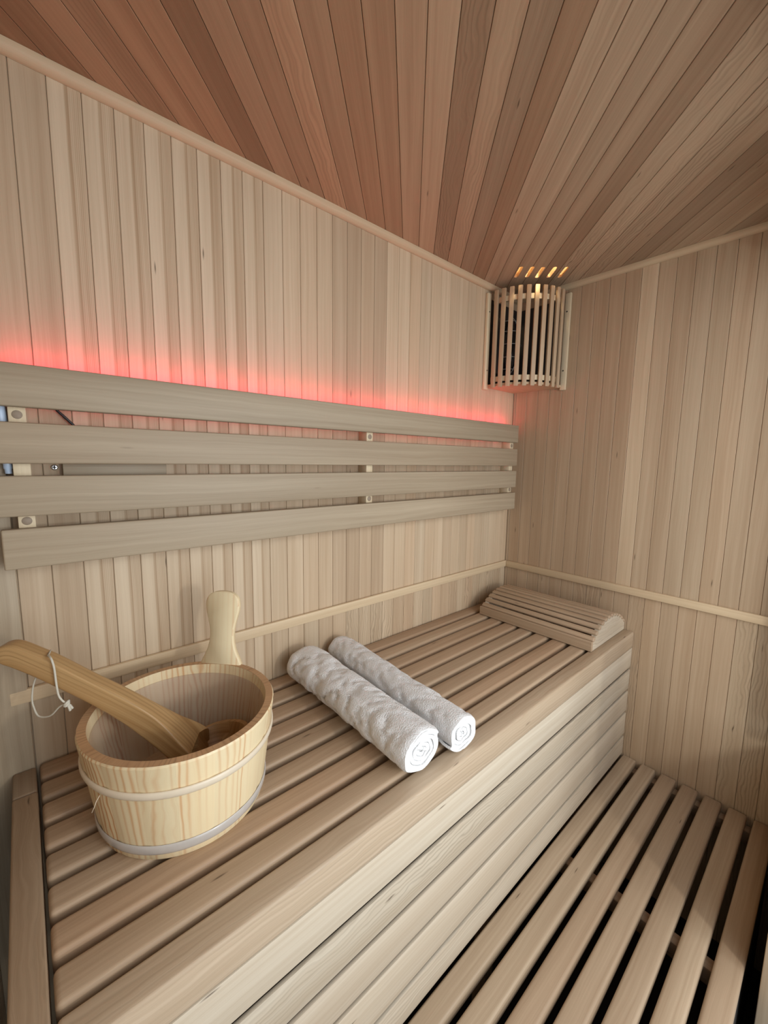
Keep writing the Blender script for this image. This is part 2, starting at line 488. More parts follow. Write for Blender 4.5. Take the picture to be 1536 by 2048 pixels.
# five rounded vent slots cut through the boards beside the corner
slot_c = [(-0.2195, -0.1290), (-0.1940, -0.1545), (-0.1665, -0.1760), (-0.1395, -0.2030), (-0.1125, -0.2285)]
def slot_outline(c, L=0.078, w=0.0125, n=8):
    d = Vector((1, 1, 0)).normalized(); q = Vector((-1, 1, 0)).normalized()
    pts = []
    for e in (1, -1):
        cc = Vector((c[0], c[1], 0)) + d * e * (L / 2 - w / 2)
        for i in range(n + 1):
            a = -pi / 2 + pi * i / n
            pts.append(cc + e * (d * cos(a) + q * sin(a)) * w / 2)
    return pts
cb = bmesh.new()
for c in slot_c:
    o_ = slot_outline(c)
    lo = [cb.verts.new((p.x, p.y, ZC - 0.02)) for p in o_]; hi = [cb.verts.new((p.x, p.y, ZC + 0.05)) for p in o_]
    cb.faces.new(lo[::-1]); cb.faces.new(hi)
    for i in range(len(o_)):
        j = (i + 1) % len(o_); cb.faces.new((lo[i], lo[j], hi[j], hi[i]))
bmesh.ops.recalc_face_normals(cb, faces=cb.faces)
cme = bpy.data.meshes.new('cutter'); cb.to_mesh(cme); cb.free()
cut = bpy.data.objects.new('cutter', cme); COL.objects.link(cut)
# cut the single-sheet boards and the backing slab in Python: drop what falls in the slots
def cut_slots(ob):
    bm = bmesh.new(); bm.from_mesh(ob.data)
    for c in slot_c:
        o_ = slot_outline(c)
        cx, cy = c
        near = lambda f: any((v.co.xy - Vector((cx, cy))).length < 3 for v in f.verts)
        for i in range(len(o_)):
            a, b = o_[i], o_[(i + 1) % len(o_)]
            n = Vector((b.y - a.y, -(b.x - a.x), 0))
            if n.length < 1e-9: continue
            # cut only faces whose extent reaches the slot
            fs = [f for f in bm.faces if abs(f.normal.z) > 0.3 and seg_hits(f, c)]
            geo = fs + list({e for f in fs for e in f.edges}) + list({v for f in fs for v in f.verts})
            if fs: bmesh.ops.bisect_plane(bm, geom=geo, plane_co=a, plane_no=n.normalized(), dist=1e-6)
        kill = []
        d = Vector((1, 1, 0)).normalized()
        for f in bm.faces:
            if abs(f.normal.z) < 0.3: continue
            p = f.calc_center_median() - Vector((cx, cy, 0)); p.z = 0
            al = p.dot(d); al = max(-(0.078 - .0125) / 2, min((0.078 - .0125) / 2, al))
            if (p - d * al).length < 0.0125 / 2 * 0.985: kill.append(f)
        bmesh.ops.delete(bm, geom=kill, context='FACES')
    bm.to_mesh(ob.data); bm.free()
def seg_hits(f, c):
    xs_ = [v.co.x for v in f.verts]; ys_ = [v.co.y for v in f.verts]
    r = 0.045
    if max(xs_) < c[0] - r or min(xs_) > c[0] + r or max(ys_) < c[1] - r or min(ys_) > c[1] + r: return False
    ss = [(v.co.x - v.co.y) / S2 for v in f.verts]; sc = (c[0] - c[1]) / S2
    return not (max(ss) < sc - 0.009 or min(ss) > sc + 0.009)
cut_slots(ce)
bpy.data.objects.remove(cut, do_unlink=True)
# slot side walls
mb = MB()
for c in slot_c:
    o_ = slot_outline(c)
    for i in range(len(o_)):
        a, b = o_[i], o_[(i + 1) % len(o_)]
        mb.poly([(a.x, a.y, ZC), (b.x, b.y, ZC), (b.x, b.y, ZC + .016), (a.x, a.y, ZC + .016)], (0.45, .2, 0, 0),
                [(i * .01, 0), (i * .01 + .01, 0), (i * .01 + .01, .02), (i * .01, .02)])
build('slot_edge', mb, M['ceil'], ce, smooth=0, recalc=False)
struct(ce, 'brown ceiling, tinted with red LED glow, of diagonal boards running towards the lamp corner')
# duct above the slots
mb = MB()
a0, a1, b0, b1, h0, h1 = -0.33, -0.03, -0.33, -0.03, ZC + 0.0165, ZC + 0.13
mb.box(a0, a1, b0, b1, h1, h1 + .01); mb.box(a0 - .01, a0, b0, b1, h0, h1); mb.box(a1, a1 + .01, b0, b1, h0, h1)
mb.box(a0, a1, b0 - .01, b0, h0, h1); mb.box(a0, a1, b1, b1 + .01, h0, h1)
build('vent_duct', mb, M['trim'], ce)
mb = MB(); mb.box(XL - .03, .03, YF - .05, .03, ZC + 0.15, ZC + 0.17)
build('roof_panel', mb, M['trim'], ce)

# --- trims
def qround(mb, p0, p1, inward, size, seedtone=(0.5, 0, 0, 0)):
    """bulging moulding along p0->p1 in the wall/ceiling corner"""
    prof = [(0, 0), (0, -size * 1.0), (size * .35, -size * 1.02), (size * .72, -size * .86), (size * .95, -size * .5), (size, -size * .1), (size, 0)]
    inward = Vector(inward); p0 = Vector(p0); p1 = Vector(p1)
    rows = []
    for a, b in prof:
        rows.append([p0 + inward * a + Vector((0, 0, b)), p1 + inward * a + Vector((0, 0, b))])
    V, nf = mb.grid(rows)
    Lg = (p1 - p0).length; sd = random.random() * 9
    for i, f in enumerate(nf):
        for lp in f.loops:
            vv = 0 if lp.vert in (V[i][0], V[i + 1][0]) else Lg
            uu = i * .006 if lp.vert in V[i] else (i + 1) * .006
            lp[mb.uv].uv = (uu + sd, vv); lp[mb.ac].uv = (.25, 0); lp[mb.tn] = seedtone
mb = MB(); qround(mb, (XL, -0.0005, ZC - .0003), (-0.0005, -0.0005, ZC - .0003), (0, -1, 0), 0.0165, (0.46, 0.05, 0, 0))
struct(build('trim_1', mb, M['trim'], smooth=60), 'rounded moulding between the back wall and the ceiling')
mb = MB(); qround(mb, (-0.0005, -0.0005, ZC - .0003), (-0.0005, YF, ZC - .0003), (-1, 0, 0), 0.0165, (0.36, 0.05, 0, 0))
struct(build('trim_2', mb, M['trim'], smooth=60), 'rounded moulding between the right wall and the ceiling')
mb = MB(); mb.box(-1.5517, -0.0005, -0.0100, -0.0002, 1.0237, 1.0499, 0.003, 2, tone=(0.56, 0.0, 0, 0))
struct(build('trim_3', mb, M['trim']), 'horizontal batten along the back wall just above the upper bench')
mb = MB(); mb.box(-0.0100, -0.0002, YF, -0.0105, 1.0237, 1.0499, 0.003, 2, tone=(0.52, 0.0, 0, 0))
struct(build('trim_4', mb, M['trim']), 'horizontal batten across the right wall behind the headrest')
mb = MB(); mb.box(XL, -1.5265, -0.0095, -0.0002, 0.0, ZC - .02, 0.002, 2, tone=(0.56, 0.0, 0, 0.1))
struct(build('trim_5', mb, M['back']), 'wide vertical corner board at the left end of the back wall')

# ------------------------------------------------------------------ upper bench
UB = thing('sauna_bench', (-0.76, -0.25, 0.0), 'upper slatted wooden bench carrying the bucket, towels and headrest', 'bench')
ZU, ZLo, PS = 0.900, 0.4566, 0.05745
for i in range(8):
    b_ = -0.0045 - PS * i
    mb = MB(); mb.box(-1.521, -0.002, b_ - 0.0445, b_, ZU - 0.034, ZU, 0.0065, 4,
                      tone=(0.46 + rnd.uniform(-0.06, 0.06), rnd.uniform(0.05, 0.3), 0, 0.15))
    build('slat', mb, M['bench'], UB)
mb = MB()
mb.box(-1.521, -0.002, -0.5025, -0.4605, ZU - 0.0545, ZU, 0.0055, 3, tone=(0.52, 0.05, 0, 0.4))
build('front_slat', mb, M['front'], UB)
zt = [0.8445, 0.7670, 0.6890, 0.6090, 0.5220]
zb_ = [0.7755, 0.6975, 0.6175, 0.5310, ZLo + 0.001]
for i in range(5):
    mb = MB()
    mb.box(-1.521, -0.0025, -0.5010, -0.4945, zb_[i] + 0.0007, zt[i] - 0.0007, 0.0015, 2, grain=0,
           tone=((0.58, 0.50, 0.52, 0.57, 0.50)[i], (0, 0, .06, .04, .05)[i], 0, (0.1, 0.8, 0.1, 0.2, 0.6)[i]))
    build('riser_board', mb, M['riser'], UB)
for x in (-1.47, -1.12, -0.76, -0.40, -0.05):
    mb = MB(); mb.box(x - .018, x + .018, -0.4925, -0.006, ZU - 0.080, ZU - 0.0345, 0.001); build('support_rail', mb, M['bench'], UB)
for x in (-1.47, -0.76, -0.05):
    mb = MB(); mb.box(x - .016, x + .016, -0.4828, -0.4500, 0.0, ZU - 0.0805, 0.001); build('leg', mb, M['bench'], UB)
mb = MB(); mb.box(-1.5575, -1.5255, -0.0815, -0.0100, ZU - 0.05, ZU + .0005, 0.004, 3, tone=(0.22, 0.0, 0, 0.0))
build('end_rail', mb, M['bench'], UB)['label'] = 'short darker piece of end rail against the back wall'
mb = MB(); mb.box(-1.5575, -1.5250, -0.8800, -0.0825, ZU - 0.05, ZU + .0005, 0.0035, 3, tone=(0.44, 0.05, 0, 0.65))
build('end_rail', mb, M['bench'], UB)

# ------------------------------------------------------------------ lower bench
LB = thing('sauna_bench', (-0.76, -0.70, 0.0), 'lower slatted wooden bench on the right at the foot of the boxed riser', 'bench')
for j in range(7):
    b_ = -0.5030 - 0.05735 * j
    mb = MB(); mb.box(-1.521, -0.003 if j else -0.003, b_ - 0.0430, b_, ZLo - 0.028, ZLo, 0.0065, 4,
                      tone=((0.40, 0.44, 0.36, 0.36, 0.39, 0.48, 0.37)[j], (0.0, .0, .15, .1, .05, 0., .1)[j], 0, 0.1))
    build('slat', mb, M['bench'], LB)
for x in (-1.45, -0.505, -0.022):
    mb = MB(); mb.box(x - .014, x + .014, -0.8850, -0.5040, ZLo - 0.066, ZLo - 0.0285, 0.001, tone=(.35, .3, 0, 0)); build('support_rail', mb, M['bench'], LB)
for x in (-1.45, -0.022):
    mb = MB(); mb.box(x - .014, x + .014, -0.8840, -0.8500, 0.0, ZLo - 0.0665, 0.001); build('leg', mb, M['bench'], LB)

mb = MB(); mb.box(-1.521, -0.003, -0.8890, -0.8855, 0.0, ZLo - 0.0285, 0.001, tone=(0.1, 0, 0, 0)); build('front_panel', mb, M['socket'], LB)  # added dark board that blocks light from under the lower bench
# ------------------------------------------------------------------ backrest
BR = thing('backrest', (-0.79, -0.04, 1.27), 'slatted backrest of four long boards on the back wall above the upper bench', 'backrest')
for i, (a, b) in enumerate([(1.6002, 1.5338), (1.5099, 1.4446), (1.4252, 1.3600), (1.3398, 1.2742)]):
    mb = MB(); mb.box(-1.5388 - (0.035 if i == 0 else 0.03 if i < 3 else 0), -0.0400, -0.0549, -0.0375, b, a, 0.0028, 3,
                      tone=((0.42, 0.45, 0.47, 0.52)[i], (0.0, 0.05, 0.0, 0.0)[i], 0, 0.12))
    build('board', mb, M['back'], BR)
for (a, b) in ((-1.5172, -1.4950), (-0.7870, -0.7651), (-0.0690, -0.0450)):
    mb = MB(); mb.box(a, b, -0.0373, -0.0012, 1.285, 1.5868, 0.001, tone=(0.5, 0, 0, 0))
    br = build('bracket', mb, M['post'], BR)
    xc = (a + b) / 2
    for z in (1.5225, 1.3505):
        mb = MB()
        n = 20; rr = 0.0068
        rows = [[(xc + r_ * cos(2 * pi * k / n), y_, z + r_ * sin(2 * pi * k / n)) for k in range(n)]
                for r_, y_ in ((rr, -0.0365), (rr, -0.0378), (rr * .85, -0.0384), (0.0001, -0.0386))]
        V, nf = mb.grid(rows, closed_u=True); mb.mark(nf, 2)
        build('plug', mb, M['plug'], br)
mb = MB(); mb.box(-1.525, -0.052, -0.0372, -0.0340, 1.5885, 1.5950, 0)
build('light_strip', mb, M['led'], BR, smooth=0)['label'] = 'red LED strip behind the top board'

mb = MB(); mb.box(-1.527, -0.050, -0.0374, -0.0325, 1.5872, 1.5883, 0)  # added unseen lip that keeps the strip's light from falling downward
build('light_shield', mb, M['steel'], BR, smooth=0)
# things behind the backrest
mb = MB()
pts = [(-1.462, -0.012, 1.552), (-1.4575, -0.009, 1.543), (-1.453, -0.008, 1.5356), (-1.4428, -0.008, 1.5245), (-1.4328, -0.008, 1.5133), (-1.422, -0.008, 1.498), (-1.414, -0.009, 1.480)]
mb.tube(pts, 0.0022, 8)
tag(build('cable', mb, M['black'], org=(-1.4428, -0.008, 1.48)), 'short black cable on the wall behind the top backrest boards at left', 'cable')
mb = MB()
prof = [(0.0005, 1.5400), (0.0055, 1.539), (0.0070, 1.534), (0.0072, 1.512), (0.0060, 1.508), (0.0046, 1.49), (0.0046, 1.452), (0.0058, 1.448), (0.0058, 1.4365), (0.0046, 1.435), (0.0046, 1.428), (0.0005, 1.4275)]
rows = [[(-1.5262 + (1.54 - z) * 0.028 + r_ * cos(2 * pi * k / 16), -0.022 + r_ * sin(2 * pi * k / 16), z) for k in range(16)] for r_, z in prof]
V, nf = mb.grid(rows, closed_u=True); mb.mark(nf, 2)
tag(build('cable_connector', mb, M['blue'], org=(-1.524, -0.022, 1.4275)), 'pale blue plastic connector tucked behind the left end of the backrest', 'connector')
mb = MB(); mb.box(-1.4525, -1.2872, -0.0160, -0.0005, 1.4120, 1.4560, 0.0015, tone=(0.42, 0, 0, 0))
tag(build('spacer_block', mb, M['back'], org=(-1.37, -0.008, 1.412)), 'flat grey-brown wooden block fixed to the wall behind the backrest boards', 'block')
SC = thing('screw', (-1.463, -0.001, 1.4378), 'shiny cross-head screw in the wall left of the wooden block', 'screw')
mb = MB(); n = 20
rows = [[(-1.463 + r_ * cos(2 * pi * k / n), y_, 1.4378 + r_ * sin(2 * pi * k / n)) for k in range(n)] for r_, y_ in ((0.0052, -0.0002), (0.0050, -0.0022), (0.0036, -0.0038), (0.0001, -0.0042))]
V, nf = mb.grid(rows, closed_u=True); mb.mark(nf, 2); build('screw_head', mb, M['steel'], SC)
mb = MB(); mb.box(-1.4662, -1.4598, -0.0046, -0.0030, 1.4370, 1.4386); mb.box(-1.4638, -1.4622, -0.0046, -0.0030, 1.4346, 1.4410)
build('cross_slot', mb, M['darkhole'], SC)

# ------------------------------------------------------------------ corner lamp shade
LS = thing('lamp_shade', (-0.10, -0.10, 1.722), 'curved slatted wooden lamp shade fixed high in the corner under the ceiling', 'lamp shade')
cx0, cy0, RR = -0.040, -0.036, 0.1660
Z0, Z1 = 1.7240, 2.0575
def slat_at(mb, a, r, w, th, z0, z1, tone):
    """upright slat; a = direction angle out of the corner centre"""
    Mx = Matrix.Translation((cx0 + r * cos(a), cy0 + r * sin(a), 0)) @ Matrix.Rotation(a, 4, 'Z')
    mb.box(-th / 2, th / 2, -w / 2, w / 2, z0, z1, 0.0022, 2, grain=2, tone=tone, mat=Mx)
for i in range(10):
    a = radians(181 + i * (267 - 181) / 9 + 0)
    mb = MB(); slat_at(mb, a, RR, 0.0155, 0.009, Z0, Z1, (0.5 + rnd.uniform(-.05, .05), 0.05, 0, 0))
    build('slat', mb, M['shade'], LS)
for nm, bx in (('l', (-0.2180, -0.1970, -0.0125, -0.0006)), ('r', (-0.0125, -0.0006, -0.2130, -0.1920))):
    mb = MB(); mb.box(bx[0], bx[1], bx[2], bx[3], Z0 - .003, Z1 - .002, 0.003, 2, grain=2, tone=(0.56, 0, 0, 0))
    pp = build('side_post', mb, M['post'], LS)
    for z in (1.992, 1.789):
        mb = MB(); n = 12
        if nm == 'l':
            c = (-0.2070, -0.0125, z); rows = [[(c[0] + r_ * cos(2 * pi * k / n), c[1] + y_, z + r_ * sin(2 * pi * k / n)) for k in range(n)] for r_, y_ in ((.0026, .0005), (.0026, -.0003), (.0001, -.0003))]
        else:
            c = (-0.0125, -0.2020, z); rows = [[(c[0] + y_, c[1] + r_ * cos(2 * pi * k / n), z + r_ * sin(2 * pi * k / n)) for k in range(n)] for r_, y_ in ((.0026, .0005), (.0026, -.0003), (.0001, -.0003))]
        V, nf = mb.grid(rows, closed_u=True); mb.mark(nf, 2); build('screw', mb, M['darkhole'], pp)
def arc_rail(mb, r0, r1, z0, z1, tone):
    A = [radians(176 + i * (274 - 176) / 28) for i in range(29)]
    P = lambda r, a, z: (max(min(cx0 + r * cos(a), -0.001), -9), max(min(cy0 + r * sin(a), -0.001), -9), z)
    rows = []
    for a in A: rows.append([P(r0, a, z0), P(r1, a, z0), P(r1, a, z1), P(r0, a, z1)])
    V, nf = mb.grid(rows, closed_u=True)
    mb.bm.faces.new(V[0]); mb.bm.faces.new(V[-1][::-1])
    for f in mb.bm.faces: f.normal_update()
    mb.mark(list(mb.bm.faces), 0, tone)
for z in (2.0150, 1.7460):
    mb = MB(); arc_rail(mb, RR - .0135, RR - .0050, z, z + .0170, (0.55, 0, 0, 0)); build('rail', mb, M['post'], LS)
# bottom plate
mb = MB()
A = [radians(180 + i * 90 / 24) for i in range(25)]
o_ = [(cx0 + (RR - .006) * cos(a), cy0 + (RR - .006) * sin(a)) for a in A]
o_ = [(-0.198, -0.0015)] + o_ + [(-0.0015, -0.198), (-0.0015, -0.0015)]
lo = [mb.bm.verts.new((x, y, 1.7310)) for x, y in o_]; hi = [mb.bm.verts.new((x, y, 1.7390)) for x, y in o_]
mb.bm.faces.new(lo[::-1]); mb.bm.faces.new(hi)
for i in range(len(o_)):
    j = (i + 1) % len(o_); mb.bm.faces.new((lo[i], lo[j], hi[j], hi[i]))
for f in mb.bm.faces: f.normal_update()
mb.mark(list(mb.bm.faces), 0, (0.45, .2, 0, 0)); build('bottom_plate', mb, M['trim'], LS)
# dark sheets that paint the inside of the lamp shade unlit
mb = MB(); mb.box(-0.190, -0.0045, -0.0045, -0.0012, 1.7395, 2.040); mb.box(-0.0045, -0.0012, -0.186, -0.0045, 1.7395, 2.040)
build('backing', mb, M['socket'], LS, smooth=0)['label'] = 'added dark backing standing for the unlit inside of the shade'

# caged lamp behind the slats
WL = thing('wall_lamp', (-0.112, -0.030, 1.78), 'dark oval caged lamp half hidden behind the slatted corner shade', 'lamp')
lc = Vector((-0.112, -0.040, 1.885))
mb = MB()
rows = []
for i in range(13):
    t = pi * i / 12; rows.append([(lc.x + 0.034 * sin(t) * cos(p), lc.y + 0.030 * sin(t) * sin(p), lc.z + 0.096 * cos(t)) for p in [2 * pi * k / 20 for k in range(20)]])
V, nf = mb.grid(rows, closed_u=True); mb.mark(nf, 2); bmesh.ops.remove_doubles(mb.bm, verts=mb.bm.verts, dist=1e-5)
build('glass_dome', mb, M['smoke'], WL, smooth=60)
mb = MB(); mb.box(-0.152, -0.072, -0.0150, -0.0048, 1.785, 1.985, 0.005); build('base', mb, M['socket'], WL)
for zz in (-0.085, -0.045, 0.0, 0.045, 0.085):
    k_ = sqrt(max(0, 1 - (zz / 0.105) ** 2)) + 0.06
    mb = MB(); pts = [(lc.x + 0.040 * k_ * cos(radians(a)), lc.y + 0.008 - 0.046 * k_ * sin(radians(a)), lc.z + zz) for a in range(0, 181, 12)]
    mb.tube(pts, 0.0015, 6); build('guard_wire', mb, M['wire'], WL)
mb = MB(); pts = [(lc.x, lc.y + 0.008 - 0.047 * sin(radians(a)), lc.z + 0.105 * cos(radians(a))) for a in range(0, 181, 10)]
mb.tube(pts, 0.0015, 6); build('guard_wire', mb, M['wire'], WL)

# warm bulb in the duct over the slots
mb = MB()
bc = Vector((-0.218, -0.228, ZC + 0.085)); rows = []
for i in range(9):
    t = pi * i / 8; rows.append([(bc.x + .012 * sin(t) * cos(p), bc.y + .012 * sin(t) * sin(p), bc.z + .016 * cos(t)) for p in [2 * pi * k / 12 for k in range(12)]])
V, nf = mb.grid(rows, closed_u=True); mb.mark(nf, 2)
tag(build('light_bulb', mb, M['warm'], org=bc), 'warm bulb glowing above the ceiling slots', 'light bulb')
ld = bpy.data.lights.new('bulb_light', 'POINT'); ld.energy = 5.0; ld.color = (1.0, 0.78, 0.44); ld.shadow_soft_size = 0.008
lo_ = bpy.data.objects.new('bulb_light', ld); lo_.location = (bc.x, bc.y, bc.z - 0.022); COL.objects.link(lo_)

# ------------------------------------------------------------------ headrest
HR = thing('headrest', (-0.135, -0.27, 0.90), 'curved slatted wooden headrest on the far end of the upper bench', 'headrest')
hc = (-0.134, 0.787); HRr = 0.1905
NS = 12
for i in range(NS):
    ph = radians(-39.5 + 79.5 * i / (NS - 1))
    xx, zz = hc[0] + HRr * sin(ph), hc[1] + HRr * cos(ph)
    Mx = Matrix.Translation((xx, -0.2735, zz)) @ Matrix.Rotation(ph, 4, 'Y')
    mb = MB(); mb.box(-0.0088, 0.0088, -0.1995, 0.1995, -0.0055, 0.0055, 0.0045, 3, grain=1, tone=(0.46 + rnd.uniform(-.04, .04), 0.1, 0, 0), mat=Mx)
    build('slat', mb, M['bench'], HR)
mb = MB(); mb.box(-0.2745, -0.2645, -0.4730, -0.0740, 0.9012, 0.9310, 0.0022, 3, tone=(0.46, .08, 0, 0)); build('front_board', mb, M['bench'], HR)
for y in (-0.4715, -0.0895):
    mb = MB()
    pr_ = []
    NP = 12 * 8
    for i in range(NP + 1):
        q = i / NP; ph = radians(-39.5 - 2.6 + 84.7 * q)
        r_ = HRr - 0.0035 + 0.0028 * cos(2 * pi * (q * (NS) + 0.5)) * -1
        pr_.append((hc[0] + r_ * sin(ph), hc[1] + r_ * cos(ph)))
    pr_ = [(-0.2643, 0.9012), (-0.2643, 0.925)] + [p for p in pr_ if p[0] > -0.2640] + [(-0.006, 0.9012)]
    A_ = [mb.bm.verts.new((x, y, z)) for x, z in pr_]; B_ = [mb.bm.verts.new((x, y + 0.013, z)) for x, z in pr_]
    mb.bm.faces.new(A_); mb.bm.faces.new(B_[::-1])
    for i in range(len(pr_)):
        j = (i + 1) % len(pr_); mb.bm.faces.new((A_[j], A_[i], B_[i], B_[j]))
    for f in mb.bm.faces: f.normal_update()
    mb.mark(list(mb.bm.faces), 0, (0.56, 0, 0, 0.8)); build('end_panel', mb, M['riser'], HR, smooth=30)

# ------------------------------------------------------------------ towels
def towel(name, p0, p1, ax, az, label, seed, turns=5.3, flap=-0.35, step=0.24):
    """rolled towel: a spiral sheet with real thickness swept from p0 (far) to p1 (near)"""
    p0 = Vector(p0); p1 = Vector(p1); d = p1 - p0; Lg = d.length; d.normalize()
    side = d.cross(Vector((0, 0, 1))).normalized()
    NT = int(turns * 40); NL = 70
    bm_pts_o = []; bm_pts_i = []
    rmin = 0.10
    for i in range(NT + 1):
        q = i / NT; th = flap * 2 * pi + (q - 1) * turns * 2 * pi
        r = rmin + (1 - rmin) * q
        tk = (0.90 + 0.07 * noise.noise(Vector((i * 0.11, seed, 0)))) * (1 - rmin) / turns
        ro, ri = r, max(0.02, r - tk)
        if q > 1 - 0.01 * turns: ro = r - tk * 0.35
        rowo, rowi = [], []
        tn = (1 - q) * turns
        for j in range(NL + 1):
            l = j / NL
            endoff = 0.0035 * noise.noise(Vector((tn * 1.9 + seed, th * 0.55, 3.0 * (l > .5)))) + 0.002 * sin(th * 5 + seed) * (0.5 + 0.5 * noise.noise(Vector((th, seed, 1))))
            ll = l * Lg + (endoff if j == NL else (-endoff if j == 0 else 0)) * 1.0 - (0.003 * (1 - q) if j == NL else 0)
            # edge rounding of the outer turn
            e = min(l, 1 - l) * Lg
            rnd_ = 1 - 0.06 * max(0, 1 - e / 0.010) ** 2
            out_ = max(0.0, (q - 1 + 1.15 / turns) * turns) if q > 1 - 1.15 / turns else 0.0
            out_ = min(1, out_ * 3)
            w1 = noise.noise(Vector((th * 1.1 + seed * 3, ll * 16, seed)))
            w2 = noise.noise(Vector((cos(th) * 2.4 + seed, sin(th) * 2.4, ll * 30)))
            w3 = noise.noise(Vector((cos(th) * 6 + seed, sin(th) * 6, ll * 75)))
            # diagonal creases
            cr = abs(noise.noise(Vector((cos(th) * 1.7 + ll * 9 + seed * 2, sin(th) * 1.7 - ll * 5, ll * 24 + th * .6))))
            dr = out_ * (0.055 * w1 + 0.018 * w2 + 0.010 * w3 - 0.11 * max(0, 0.16 - cr) / 0.16 * min(1, e / 0.03))
            if step and l < step: dr += 0.055 * out_
            elif step and l < step + 0.012: dr += 0.055 * out_ * (1 - (l - step) / 0.012)
            sag = 1.0
            for (rr, row) in ((ro, rowo), (ri, rowi)):
                k = (rr + dr) * (rnd_ if q > 1 - 1 / turns else 1)
                X = ax * k * cos(th); Z = az * k * sin(th)
                Zf = max(Z, -az * 0.97)
                row.append(p0 + d * ll + side * X + Vector((0, 0, Zf)))
        bm_pts_o.append(rowo); bm_pts_i.append(rowi)
    mb = MB()
    V1, f1 = mb.grid(bm_pts_o); V2, f2 = mb.grid(bm_pts_i, flip=True)
    fs = f1 + f2
    for i in range(NT):
        fs.append(mb.bm.faces.new((V1[i][0], V1[i + 1][0], V2[i + 1][0], V2[i][0])))
        fs.append(mb.bm.faces.new((V1[i][NL], V2[i][NL], V2[i + 1][NL], V1[i + 1][NL])))
    for j in range(NL):
        fs.append(mb.bm.faces.new((V1[0][j], V2[0][j], V2[0][j + 1], V1[0][j + 1])))
        fs.append(mb.bm.faces.new((V1[NT][j], V1[NT][j + 1], V2[NT][j + 1], V2[NT][j])))
    for f in fs: f.normal_update()
    mb.mark(fs, 1)
    o = build(name, mb, M['towel'], org=(p0 + p1) / 2 - Vector((0, 0, az)), smooth=60)
    return tag(o, label, 'towel', 'rolled towels on the upper bench')
towel('rolled_towel', (-0.997, -0.052, 0.9432), (-1.003, -0.474, 0.9432), 0.0530, 0.0440,
      'rolled white towel nearer the bucket, its end pointing at the bench edge', 3.0, 5.4, 0.43, 0.24)
towel('rolled_towel', (-0.874, -0.032, 0.9380), (-0.9035, -0.486, 0.9380), 0.0455, 0.0385,
      'rolled white towel lying on the headrest side of the pair', 8.0, 4.4, -0.08, 0.0)

# ------------------------------------------------------------------ bucket
BC = Vector((-1.3360, -0.2446, 0.9005))
BK = thing('bucket', BC, 'oval pine sauna bucket with upright stave handle on the upper bench', 'bucket')
ba, bb, bth, bh, bs_ = 0.1420, 0.1471, 0.1801, 0.1585, 0.8467
e1 = Vector((cos(bth), sin(bth), 0)); e2 = Vector((-sin(bth), cos(bth), 0))
def BP(t, z, off=0.0):
    k = bs_ + (1 - bs_) * z / bh
    p = e1 * (ba * k * cos(t)) + e2 * (bb * k * sin(t))
    n_ = (e1 * (cos(t) / ba) + e2 * (sin(t) / bb)).normalized()
    return BC + p + n_ * off + Vector((0, 0, z))
NST = 18; SUB = 6; WT = 0.0135
mb = MB()
zlev = [0.0, 0.003, 0.03, 0.06, 0.09, 0.12, bh - 0.003, bh]
for sidx in range(NST):
    sd = rnd.random() * 30; tt = 0.5 + rnd.uniform(-0.05, 0.05); sw = rnd.choice([0.15, 0.4, 0.9, 0.25])
    th0, th1 = 2 * pi * sidx / NST, 2 * pi * (sidx + 1) / NST
    for k in range(SUB):
        ta, tb = th0 + (th1 - th0) * k / SUB, th0 + (th1 - th0) * (k + 1) / SUB
        oa = -0.0009 if k == 0 else 0; ob = -0.0009 if k == SUB - 1 else 0
        ua, ub = (ta - th0) * 0.14, (tb - th0) * 0.14
        for zi in range(len(zlev) - 1):
            za, zb2 = zlev[zi], zlev[zi + 1]
            ca = -0.002 if za == 0 or za == bh else 0; cb_ = -0.002 if zb2 == bh else 0
            mb.poly([BP(ta, za, oa + ca), BP(tb, za, ob + ca), BP(tb, zb2, ob + cb_), BP(ta, zb2, oa + cb_)], (tt, 0, 0, sw),
                    [(ua + sd, za + sd), (ub + sd, za + sd), (ub + sd, zb2 + sd), (ua + sd, zb2 + sd)])
        mb.poly([BP(ta, bh, -WT), BP(tb, bh, -WT), BP(tb, 0.0, -WT), BP(ta, 0.0, -WT)], (tt, 0.05, 0, sw),
                [(ua + sd, bh + sd), (ub + sd, bh + sd), (ub + sd, sd), (ua + sd, sd)])
        mb.poly([BP(ta, 0, -.002), BP(ta, 0, -WT), BP(tb, 0, -WT), BP(tb, 0, -.002)], (tt, 0, 0, 0), [(ua, 0), (ua, .01), (ub, .01), (ub, 0)])
bmesh.ops.remove_doubles(mb.bm, verts=mb.bm.verts, dist=1e-5)
build('staves', mb, M['pine'], BK, smooth=35, recalc=False)
# rim face: the browner end grain of the staves
mb = MB()
for sidx in range(NST):
    sd = rnd.random() * 30; tt = 0.47 + rnd.uniform(-0.08, 0.06)
    for k in range(SUB):
        ta, tb = [2 * pi * (sidx + (k + q) / SUB) / NST for q in (0, 1)]
        mb.poly([BP(ta, bh + .0002, -.002), BP(tb, bh + .0002, -.002), BP(tb, bh + .0002, -WT), BP(ta, bh + .0002, -WT)], (tt, 0.1, 0, .8),
                [(ta * .14 + sd, 0), (tb * .14 + sd, 0), (tb * .14 + sd, .012), (ta * .14 + sd, .012)])
build('rim', mb, M['rim'], BK, recalc=False)['label'] = 'browner sawn top edge of the staves'
# floor of the bucket
mb = MB()
rim_ = [mb.bm.verts.new(BP(2 * pi * k / 64, 0.016, -WT + .0002)) for k in range(64)]
mb.bm.faces.new(rim_); 
for f in mb.bm.faces: f.normal_update()
mb.mark(list(mb.bm.faces), 0, (.45, .1, 0, .2)); build('base', mb, M['pine'], BK)
